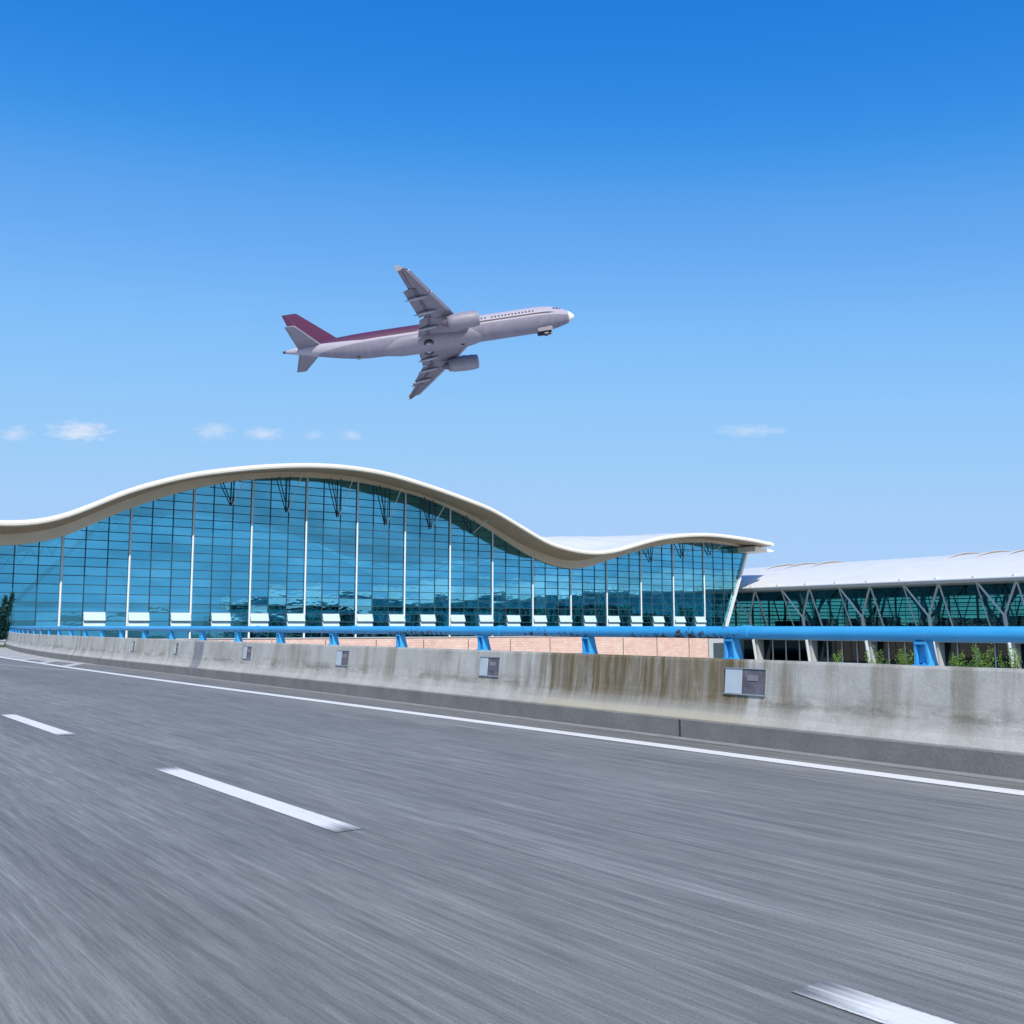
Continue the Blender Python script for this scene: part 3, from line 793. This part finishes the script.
# positions on a planting strip before the hall
def shrub_at(u, Y, h, w, label, seed, n=7): shrub((u * Y, Y, -4.2), h, w, label, seed, n)
U = lambda px: (px - 512) / 1000 * 1.0065 / 1.0
shrub_at(U(833), 96, 3.1, .85, 'thin yellow green shrub right of the second grey buttress', 1, 6)
shrub_at(U(871), 94, 3.2, 1.0, 'small bushy green shrub left of the wide blue rail post', 2, 8)
shrub_at(U(898), 93, 3.3, 1.3, 'leafy green shrub partly behind the wide blue rail post', 3, 9)
shrub_at(U(952), 88, 3.2, 1.1, 'low green shrub just right of the wide blue rail post', 4, 8)
shrub_at(U(974), 87, 3.6, 1.25, 'tallest broad green shrub between two white mullions', 5, 10)
shrub_at(U(1003), 85, 3.5, 1.0, 'bright green shrub beside the last grey buttress on the right', 6, 9)

rnd = random.Random(21)
TL = Vector((-31.5, 61.5, 0))
g = MB(); g.box(TL + Vector((-1.2, .5, .05)), RD * 4, RN * .9, (0, 0, .07)); struct(g.build('verge', M['grass']))
t = thing('tree', TL + Vector((0, 0, .1)), 'dark teal upright shrubby tree where the barrier ends at the left', 'tree')
g = MB(); lf = MB()
g.tube([TL, TL + Vector((.05, 0, .9)), TL + Vector((.1, 0, 1.6))], [.09, .07, .05], 7)
fr = [(-.75, 2.9), (-.35, 2.6), (-.05, 2.2), (.36, 2.85), (.62, 3.05), (.45, 2.0), (-1.1, 2.3), (.15, 1.5), (.5, 1.2)]
for dx_, hh in fr:
    base = TL + Vector((dx_ * .3, rnd.uniform(-.3, .3), .55)); tip = TL + Vector((dx_, rnd.uniform(-.5, .5), hh))
    g.tube([base, base.lerp(tip, .5) + Vector((0, 0, .08)), tip], [.04, .03, .01], 5)
    for q in frange(0, 1, .09):
        c = base.lerp(tip, q); k = .30 * (1.05 - q * .72)
        leaf_cluster(lf, c, (k, k, .22), 80, .17, rnd, 1.6)
g.build('trunk', M['bark'], t); lf.build('crown', M['teal'], t, recalc=False)

# ------------------------------------------------------------------ airliner
# body axes: x forward, y to its right wing (starboard), z up
th_ = math.atan(.114); cth, sth = math.cos(th_), math.sin(th_)
def cam2world(v): x, y, z = v; return Vector((x, cth * (-z) - sth * y, cth * y + sth * (-z)))
Fx = Vector((.987, .146, -.069)).normalized(); Rx = Vector((.022, .575, .815))
Rx = (Rx - Fx * Rx.dot(Fx)).normalized(); Ux = Rx.cross(Fx)
DIST = 155.
vd = Vector(((428 - 512) / 1000, (512 - 333) / 1000, -1)).normalized()      # line of sight to the aircraft
vr = Vector((1, 0, 0)); vr = (vr - vd * vr.dot(vd)).normalized(); vu = vr.cross(vd)
def tocam(v): return vr * v.x + vu * v.y - vd * v.z
fw, rt, up = cam2world(tocam(Fx)), cam2world(tocam(Rx)), cam2world(tocam(Ux))
nose = Vector((0, 0, EYE)) + cam2world(Vector(((574 - 512) / 1000, (512 - 314.5) / 1000, -1)) * DIST)
org = nose - fw * 22.2
# object frame (x forward, y LEFT, z up) keeps the matrix a pure rotation
MW = Matrix(((fw.x, -rt.x, up.x, org.x), (fw.y, -rt.y, up.y, org.y), (fw.z, -rt.z, up.z, org.z), (0, 0, 0, 1)))
jet = thing('airliner', None, 'white twin engine passenger jet with maroon tail climbing to the right', 'airplane', mw=MW)
def JP(x, y, z): return MW @ Vector((x, y, z))       # x from -22.2 (tail) to 22.2 (nose), y left
def mat_fuse():
    m = N('airliner_shaded_body_paint'); P = m.pos(obj=True); x, y, z = m.sep(P)[:3]
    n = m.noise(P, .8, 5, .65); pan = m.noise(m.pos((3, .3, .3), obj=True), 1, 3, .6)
    c = m.ramp(n, [(.3, (.21, .19, .25)), (.7, (.26, .24, .30))])  # grey belly paint, darkened and tinted: its shade is put into the colour
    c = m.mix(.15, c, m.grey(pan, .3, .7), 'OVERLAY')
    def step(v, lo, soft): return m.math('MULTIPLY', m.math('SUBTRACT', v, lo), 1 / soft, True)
    # upper white crown, toned down less than the shaded belly
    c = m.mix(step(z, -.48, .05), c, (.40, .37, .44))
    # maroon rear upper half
    rear = m.math('MULTIPLY', step(m.math('ADD', z, m.math('MULTIPLY', m.math('MAXIMUM', m.math('SUBTRACT', m.math('MULTIPLY', x, -1), 10.5), 0), -.14)), -.16, .04), m.math('MULTIPLY', step(m.math('MULTIPLY', x, -1), -2, .05), 1))
    c = m.mix(rear, c, (.085, .028, .07))
    # thin dark cheat line in front
    up_ = m.math('MULTIPLY', step(z, -.26, .03), step(m.math('MULTIPLY', z, -1), -.04, .03))
    front = m.math('MULTIPLY', up_, m.math('MULTIPLY', step(x, 2, .05), step(m.math('MULTIPLY', x, -1), -19.2, 1.2)))
    c = m.mix(front, c, (.05, .025, .05))
    # pale radome
    c = m.mix(step(x, 21.1, .06), c, (.80, .80, .82))
    m.bsdf(c, .55, spec=.3); return m.mat
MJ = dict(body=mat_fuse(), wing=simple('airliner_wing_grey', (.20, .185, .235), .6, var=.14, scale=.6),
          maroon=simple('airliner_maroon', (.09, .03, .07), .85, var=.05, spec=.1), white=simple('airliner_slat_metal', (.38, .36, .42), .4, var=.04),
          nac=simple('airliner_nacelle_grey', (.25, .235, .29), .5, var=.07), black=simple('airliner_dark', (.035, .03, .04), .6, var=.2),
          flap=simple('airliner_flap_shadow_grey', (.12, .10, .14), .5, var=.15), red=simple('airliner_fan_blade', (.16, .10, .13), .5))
ST_ = [(22.2, .03, -.32), (22.05, .32, -.31), (21.7, .62, -.28), (21.2, .90, -.22), (20.5, 1.20, -.14), (19.6, 1.50, -.05), (18.6, 1.74, 0), (17.4, 1.90, 0), (16.0, 1.975, 0),
       (10, 1.975, 0), (4, 1.975, 0), (-2, 1.975, 0), (-8, 1.975, 0), (-10, 1.93, .03), (-12, 1.80, .14), (-14, 1.58, .30), (-16, 1.30, .50), (-18, .98, .68), (-20, .62, .84), (-21.4, .38, .93), (-22.2, .20, .97)]
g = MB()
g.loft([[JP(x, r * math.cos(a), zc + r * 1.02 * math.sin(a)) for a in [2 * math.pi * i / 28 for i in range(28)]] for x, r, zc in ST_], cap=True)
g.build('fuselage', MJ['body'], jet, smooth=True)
# belly fairing
g = MB(); BFt = [(8.2, .1, -1.7), (7.2, 1.2, -1.25), (5.5, 1.9, -1.0), (2, 2.15, -.95), (-2, 2.15, -.95), (-5, 1.95, -1.0), (-7.5, 1.2, -1.25), (-8.8, .1, -1.7)]
g.loft([[JP(x, r * math.cos(a), zc + min(1.35, r * .68) * math.sin(a)) for a in [2 * math.pi * i / 22 for i in range(22)]] for x, r, zc in BFt], cap=True)
g.build('belly_fairing', MJ['nac'], jet, smooth=True)
def foil(xl, y, z, chord, tk, vert=False):
    pts = []
    prof = [(0, 0), (.03, .45), (.12, .8), (.3, 1), (.55, .8), (.8, .4), (1, .05), (1, -.05), (.8, -.25), (.55, -.5), (.3, -.65), (.12, -.55), (.03, -.35)]
    for u, w in prof:
        if vert: pts.append(JP(xl - u * chord, y + w * tk / 2, z))
        else: pts.append(JP(xl - u * chord, y, z + w * tk / 2))
    return pts
# A wing: root leading edge x=5.6, kink, tip.   side=+1 left, -1 right
def wingx(y):  # leading edge x and chord at span position y
    return interp([(1.6, 6.6), (6.4, 3.6), (16.6, -2.55)], y), interp([(1.6, 8.6), (6.4, 4.6), (16.6, 1.55)], y)
def lin(tab, x):
    for (a, b), (c, d) in zip(tab, tab[1:]):
        if x <= c: return b + (d - b) * (x - a) / (c - a)
    return tab[-1][1]
LE = [(0, 6.7), (1.6, 5.7), (6.4, 3.0), (16.7, -3.0)]; TE = [(0, -1.6), (1.6, -1.7), (6.4, -1.15), (16.7, -4.5)]
def dih(y): return -1.15 + .055 * y + .0035 * y * y * .4
for side in (1, -1):
    g = MB(); secs = []
    for y in (.6, 1.8, 4, 6.4, 9, 12, 15, 16.5, 16.75):
        le, te = lin(LE, y), lin(TE, y)
        if y > 16.6: le -= .35; te += .1
        secs.append(foil(le, side * y, dih(y), le - te, lin([(0, .95), (6.4, .55), (16.8, .2)], y)))
    g.loft(secs, cap=True); w = g.build('wing', MJ['wing'], jet, smooth=True)
    # bright leading-edge slats
    g = MB()
    for a, b in ((7.0, 11.4), (11.6, 16.3), (2.6, 5.2)):
        pts = []
        for y in frange(a, b, 1.1): pts.append([JP(lin(LE, y) + .16, side * y, dih(y) - .12), JP(lin(LE, y) + .06, side * y, dih(y) + .10), JP(lin(LE, y) - .36, side * y, dih(y) + .14), JP(lin(LE, y) - .34, side * y, dih(y) - .20)])
        g.loft(pts, cap=True)
    g.build('slat', MJ['white'], w)
    # extended flaps, dropping below the trailing edge
    for a, b, dr in ((2.2, 6.2, .42), (6.6, 12.6, .34)):
        g = MB(); pts = []
        for y in (a, b):
            te = lin(TE, y)
            pts.append([JP(te + .55, side * y, dih(y) - .12), JP(te + .45, side * y, dih(y) - .02), JP(te - .75, side * y, dih(y) - dr), JP(te - .75, side * y, dih(y) - dr - .06)])
        g.loft(pts, cap=True); g.build('flap', MJ['wing'], w)
        g = MB(); g.loft([[JP(lin(TE, y) + .95, side * y, dih(y) - .235), JP(lin(TE, y) + .95, side * y, dih(y) - .15), JP(lin(TE, y) + .60, side * y, dih(y) - .10), JP(lin(TE, y) + .60, side * y, dih(y) - .17)] for y in (a, b)], cap=True)
        g.build('flap_gap', MJ['flap'], w)
    g = MB(); g.loft([[JP(lin(TE, y) + .62, side * y, dih(y) - .13), JP(lin(TE, y) + .62, side * y, dih(y) - .06), JP(lin(TE, y) + .52, side * y, dih(y) - .05), JP(lin(TE, y) + .52, side * y, dih(y) - .12)] for y in (12.9, 16.2)], cap=True)
    g.build('aileron_gap', MJ['flap'], w)
    # flap track fairings
    for y in (4.1, 7.6, 10.9):
        te = lin(TE, y); g = MB()
        g.tube([JP(te + 2.3, side * y, dih(y) - .22), JP(te + 1.4, side * y, dih(y) - .42), JP(te + .3, side * y, dih(y) - .50), JP(te - .7, side * y, dih(y) - .62), JP(te - 1.25, side * y, dih(y) - .70)], [.04, .20, .22, .16, .03], 8)
        g.build('flap_track_fairing', MJ['white'], w, smooth=True)
    # wingtip fence
    g = MB(); y = side * 16.8; z0 = dih(16.75); x0 = -3.5
    pr = [(x0 + .1, 0), (x0 - .75, .55), (x0 - 1.1, .55), (x0 - 1.1, 0), (x0 - 1.15, -.5), (x0 - .8, -.5)]
    g.loft([[JP(a, y - .04, z0 + b) for a, b in pr], [JP(a, y + .04, z0 + b) for a, b in pr]], cap=True)
    g.build('wingtip_fence', MJ['wing'], w)
    # engine
    yE = side * 5.75; zE = -2.05; xf = 6.7
    E_ = [(xf, .98), (xf - .18, 1.10), (xf - .9, 1.19), (xf - 2.2, 1.20), (xf - 3.8, 1.08), (xf - 4.7, .88)]
    g = MB()
    n = 22; ring = lambda x, r: [JP(x, yE + r * math.cos(2*math.pi*i/n), zE + r * math.sin(2*math.pi*i/n)) for i in range(n)]
    g.loft([ring(x, r) for x, r in [(xf - 1.0, .84), (xf - .2, .86)] + E_ + [(xf - 4.7, .80), (xf - 3.6, .78)]])
    e = g.build('engine', MJ['nac'], jet, smooth=True)
    g = MB(); g.loft([ring(xf - .02, .875), ring(xf + .05, .95), ring(xf - .02, 1.03), ring(xf - .16, 1.095)]); g.build('intake_lip', MJ['white'], e, smooth=True)
    g = MB(); g.loft([ring(xf - 1.0, .84), ring(xf - .75, .25), ring(xf - .5, .02)], cap=True); g.build('fan', MJ['red'], e, smooth=True)
    g = MB(); g.loft([ring(xf - 3.6, .74), ring(xf - 4.7, .64), ring(xf - 5.2, .48), ring(xf - 5.6, .18), ring(xf - 5.8, .02)], cap=True); g.build('exhaust_cone', MJ['flap'], e, smooth=True)
    g = MB(); g.loft([[JP(xf - 1.2, yE + q, zE + 1.1) for q in (-.14, .14)] + [JP(xf - 1.9, yE + q, zE + 1.45) for q in (.14, -.14)],
                      [JP(xf - 4.3, yE + q, zE + .8) for q in (-.16, .16)] + [JP(xf - 4.6, yE + q, dih(5.75) - .1) for q in (.16, -.16)],
                      [JP(xf - 6.6, yE + q, zE + 1.25) for q in (-.08, .08)] + [JP(xf - 6.8, yE + q, dih(5.75) - .1) for q in (.08, -.08)]], cap=True)
    g.build('pylon', MJ['nac'], e)
    # tailplane
    g = MB()
    g.loft([foil(lin([(0, -16.2), (6.3, -20.1)], y), side * y, .75 + .06 * y, lin([(0, 3.9), (6.3, 1.3)], y), lin([(0, .42), (6.3, .16)], y)) for y in (.3, 3, 5.9, 6.0)], cap=True)
    tp = g.build('tailplane', MJ['nac'], jet, smooth=True)
    g = MB(); g.loft([[JP(lin([(0, -16.16), (6.3, -20.06)], y), side * y, .75 + .06 * y + q) for q in (-.07, .07)] + [JP(lin([(0, -16.32), (6.3, -20.22)], y), side * y, .75 + .06 * y + q) for q in (.11, -.11)] for y in (.9, 5.9)], cap=True)
    g.build('leading_edge', MJ['white'], tp)
# fin
g = MB()
g.loft([foil(a, 0, z, c, tk, True) for a, z, c, tk in ((-12.0, 1.5, 7.6, .1), (-14.3, 2.15, 6.0, .42), (-15.1, 3.0, 5.5, .42), (-19.7, 7.6, 2.3, .2), (-19.9, 7.7, 2.0, .1))], cap=True)
fin = g.build('tail_fin', MJ['maroon'], jet, smooth=True)
g = MB(); g.loft([[JP(-18.95, q, 2.6) for q in (-.19, .19)] + [JP(-19.05, q, 2.6) for q in (.20, -.20)], [JP(-21.2, q, 7.35) for q in (-.1, .1)] + [JP(-21.3, q, 7.35) for q in (.1, -.1)]], cap=True)
g.build('rudder_hinge', MJ['black'], fin)
g = MB(); g.loft([[JP(x, .22 * math.cos(a) * r, .97 + .22 * math.sin(a) * r) for a in [2*math.pi*i/12 for i in range(12)]] for x, r in ((-22.15, 1), (-22.55, .75))], cap=True)
g.build('exhaust_nozzle', MJ['black'], jet)
# cabin windows, doors, cockpit glass on both sides
def skin(x, z):
    for (x1, r1, c1), (x0, r0, c0) in zip(ST_, ST_[1:]):
        if x0 <= x <= x1:
            q = (x - x0) / (x1 - x0); r = r0 + (r1 - r0) * q; c = c0 + (c1 - c0) * q
            return math.sqrt(max(.01, r * r - ((z - c) / 1.02) ** 2))
    return 1.9
def plate(x, z, hx, hz, lift=.012):
    """small curved plate lying on the starboard (side=-1) or port skin"""
    def f(side):
        P = [(x - hx, z - hz), (x + hx, z - hz), (x + hx, z + hz), (x - hx, z + hz)]
        g_ = MB(); g_.loft([[JP(a, side * (skin(a, b) - .03), b) for a, b in P], [JP(a, side * (skin(a, b) + lift), b) for a, b in P]], cap=True); return g_
    return f
for side in (-1, 1):
    for i in range(24):
        x = 15.6 - i * .53
        if abs(x - 8.6) < .3: continue
        plate(x, .46, .12, .16)(side).build('cabin_window', MJ['black'], jet)
    for x in (17.3, 8.0 - 4.1, -13.4, 14.0 - 26.2):
        for dx_ in (-.42, .42): 
            plate(x + dx_, .35, .035, .85, .008)(side).build('door_edge', MJ['flap'], jet)
    for x, hz in ((19.9, .16), (19.45, .19), (19.0, .18)):
        plate(x, .72, .17, hz, .02)(side).build('cockpit_window', MJ['black'], jet)
# nose gear folding with open doors, main gear well
g = MB()
g.tube([JP(16.9, 0, -1.8), JP(17.2, 0, -2.5)], .10, 8); g.tube([JP(17.2, -.35, -2.55), JP(17.2, -.12, -2.55)], .38, 14); g.tube([JP(17.2, .12, -2.55), JP(17.2, .35, -2.55)], .38, 14)
g.build('nose_gear', MJ['flap'], jet)
for side in (-1, 1):
    g = MB(); g.box(JP(17.1, side * .62, -2.15), (MW.to_3x3() @ Vector((1.15, 0, 0))), (MW.to_3x3() @ Vector((0, .03, 0))), (MW.to_3x3() @ Vector((0, 0, .38)))); g.build('gear_door', MJ['flap'], jet)
    g = MB(); ring = lambda z, r: [JP(-.9 + r * math.cos(2*math.pi*i/18), side * 1.1 + r * .9 * math.sin(2*math.pi*i/18), z) for i in range(18)]
    g.loft([ring(-1.75, .8), ring(-2.08, .80), ring(-2.14, .72), ring(-2.12, .45), ring(-2.02, .30)], cap=True); w = g.build('main_wheel', MJ['black'], jet, smooth=False)
    g = MB(); g.loft([ring(-2.03, .30), ring(-2.16, .26)], cap=True); g.build('wheel_hub', MJ['white'], w)
g = MB(); g.box(JP(4.3, .0, -2.18), (MW.to_3x3() @ Vector((.25, 0, 0))), (MW.to_3x3() @ Vector((0, .06, 0))), (MW.to_3x3() @ Vector((0, 0, .25)))); g.build('antenna', MJ['black'], jet)
g = MB(); g.box(JP(-11.5, .0, -1.9), (MW.to_3x3() @ Vector((.25, 0, 0))), (MW.to_3x3() @ Vector((0, .05, 0))), (MW.to_3x3() @ Vector((0, 0, .3)))); g.build('antenna', MJ['black'], jet)

# ------------------------------------------------------------------ sky, sun, camera
SUN_AZ = R(170); SUN_EL = R(42)            # azimuth from +Y clockwise
wd = bpy.data.worlds.new('World'); bpy.context.scene.world = wd; wd.use_nodes = True
nt = wd.node_tree; nt.nodes.clear()
def wn(t, **k):
    n = nt.nodes.new(t)
    for a, b in k.items(): setattr(n, a, b)
    return n
def wm(op, a, b=0., clamp=False):
    n = wn('ShaderNodeMath', operation=op, use_clamp=clamp)
    for v, i in ((a, 0), (b, 1)):
        if hasattr(v, 'links'): nt.links.new(v, n.inputs[i])
        else: n.inputs[i].default_value = v
    return n.outputs[0]
sky = wn('ShaderNodeTexSky', sky_type='NISHITA', sun_disc=False, sun_elevation=SUN_EL, sun_rotation=SUN_AZ)
sky.air_density = 1.0; sky.dust_density = .6; sky.ozone_density = 3.0; sky.altitude = 0
tc = wn('ShaderNodeTexCoord'); sp = wn('ShaderNodeSeparateXYZ'); nt.links.new(tc.outputs['Generated'], sp.inputs[0])
yy = wm('MAXIMUM', sp.outputs[1], .05); uu = wm('DIVIDE', sp.outputs[0], yy); vv = wm('DIVIDE', sp.outputs[2], yy)
cb = wn('ShaderNodeCombineXYZ'); nt.links.new(uu, cb.inputs[0]); nt.links.new(wm('MULTIPLY', vv, 2.6), cb.inputs[1])
ns = wn('ShaderNodeTexNoise'); ns.inputs['Scale'].default_value = 75; ns.inputs['Detail'].default_value = 6; ns.inputs['Roughness'].default_value = .6
nt.links.new(cb.outputs[0], ns.inputs['Vector'])
tot = None
for u0, v0, a, b, amp in ((-.440, .1965, .040, .0135, .8), (-.505, .194, .020, .010, .5), (-.303, .197, .026, .012, .42), (-.253, .194, .024, .009, .55), (-.200, .193, .014, .007, .25), (-.1635, .192, .014, .008, .42), (.240, .197, .046, .0085, .38)):
    du = wm('DIVIDE', wm('SUBTRACT', uu, u0), a); dv = wm('DIVIDE', wm('SUBTRACT', vv, v0), b)
    d = wm('SQRT', wm('ADD', wm('MULTIPLY', du, du), wm('MULTIPLY', dv, dv)))
    m_ = wm('SUBTRACT', wm('ADD', wm('MULTIPLY', ns.outputs['Fac'], 1.7), .05), d)
    m_ = wm('MULTIPLY', wm('MULTIPLY', m_, 1.15, True), amp)
    tot = m_ if tot is None else wm('MAXIMUM', tot, m_)
# the clear, deep blue of this sky: one response curve per channel of the Nishita sky
sr = wn('ShaderNodeSeparateColor'); nt.links.new(sky.outputs[0], sr.inputs[0]); sg = wn('ShaderNodeCombineColor')
for i, pts in enumerate((((0, 0), (.06, .008), (.109, .025), (.154, .125), (.245, .262), (.368, .35), (.45, .385), (1, .42)),
                         ((0, 0), (.10, .11), (.183, .223), (.264, .385), (.40, .55), (.55, .605), (.65, .62), (1, .64)),
                         ((0, 0), (.2, .5), (.337, .72), (.455, .86), (.60, .945), (.75, .95), (1, .95)))):
    fc = wn('ShaderNodeFloatCurve'); cu = fc.mapping.curves[0]
    cu.points[0].location = pts[0]; cu.points[1].location = pts[-1]
    for q in pts[1:-1]: cu.points.new(*q)
    fc.mapping.update()
    nt.links.new(wm('MINIMUM', wm('MULTIPLY', sr.outputs[i], .11), 1.0), fc.inputs[1])
    nt.links.new(wm('MULTIPLY', fc.outputs[0], 1 / .11), sg.inputs[i])
mx = wn('ShaderNodeMix', data_type='RGBA'); nt.links.new(tot, mx.inputs[0]); nt.links.new(sg.outputs[0], mx.inputs[6]); mx.inputs[7].default_value = (7.2, 7.6, 8.6, 1)
bg = wn('ShaderNodeBackground'); bg.inputs['Strength'].default_value = .11; nt.links.new(mx.outputs[2], bg.inputs[0])
ow = wn('ShaderNodeOutputWorld'); nt.links.new(bg.outputs[0], ow.inputs[0])

ld = bpy.data.lights.new('sun', 'SUN'); ld.energy = 4.4; ld.angle = R(.53); ld.color = (1, .94, .84)
lo = bpy.data.objects.new('sun', ld); COL.objects.link(lo)
sd = Vector((math.sin(SUN_AZ) * math.cos(SUN_EL), math.cos(SUN_AZ) * math.cos(SUN_EL), math.sin(SUN_EL)))
lo.rotation_euler = sd.to_track_quat('Z', 'Y').to_euler(); lo.location = (0, 0, 60)

cd = bpy.data.cameras.new('camera'); cam = bpy.data.objects.new('camera', cd); COL.objects.link(cam)
cd.lens = 36 * 1000 / 1024; cd.sensor_width = 36; cd.clip_end = 6000; cd.clip_start = .1
cam.location = (0, 0, EYE); cam.rotation_euler = (R(90) + math.atan(.114), 0, 0)
sc = bpy.context.scene; sc.camera = cam
sc.view_settings.view_transform = 'Standard'; sc.view_settings.look = 'None'; sc.view_settings.exposure = 0; sc.view_settings.gamma = 1
sc.render.engine = 'CYCLES'; sc.cycles.max_bounces = 10; sc.cycles.transparent_max_bounces = 24
sc.render.resolution_x = 1024; sc.render.resolution_y = 1024
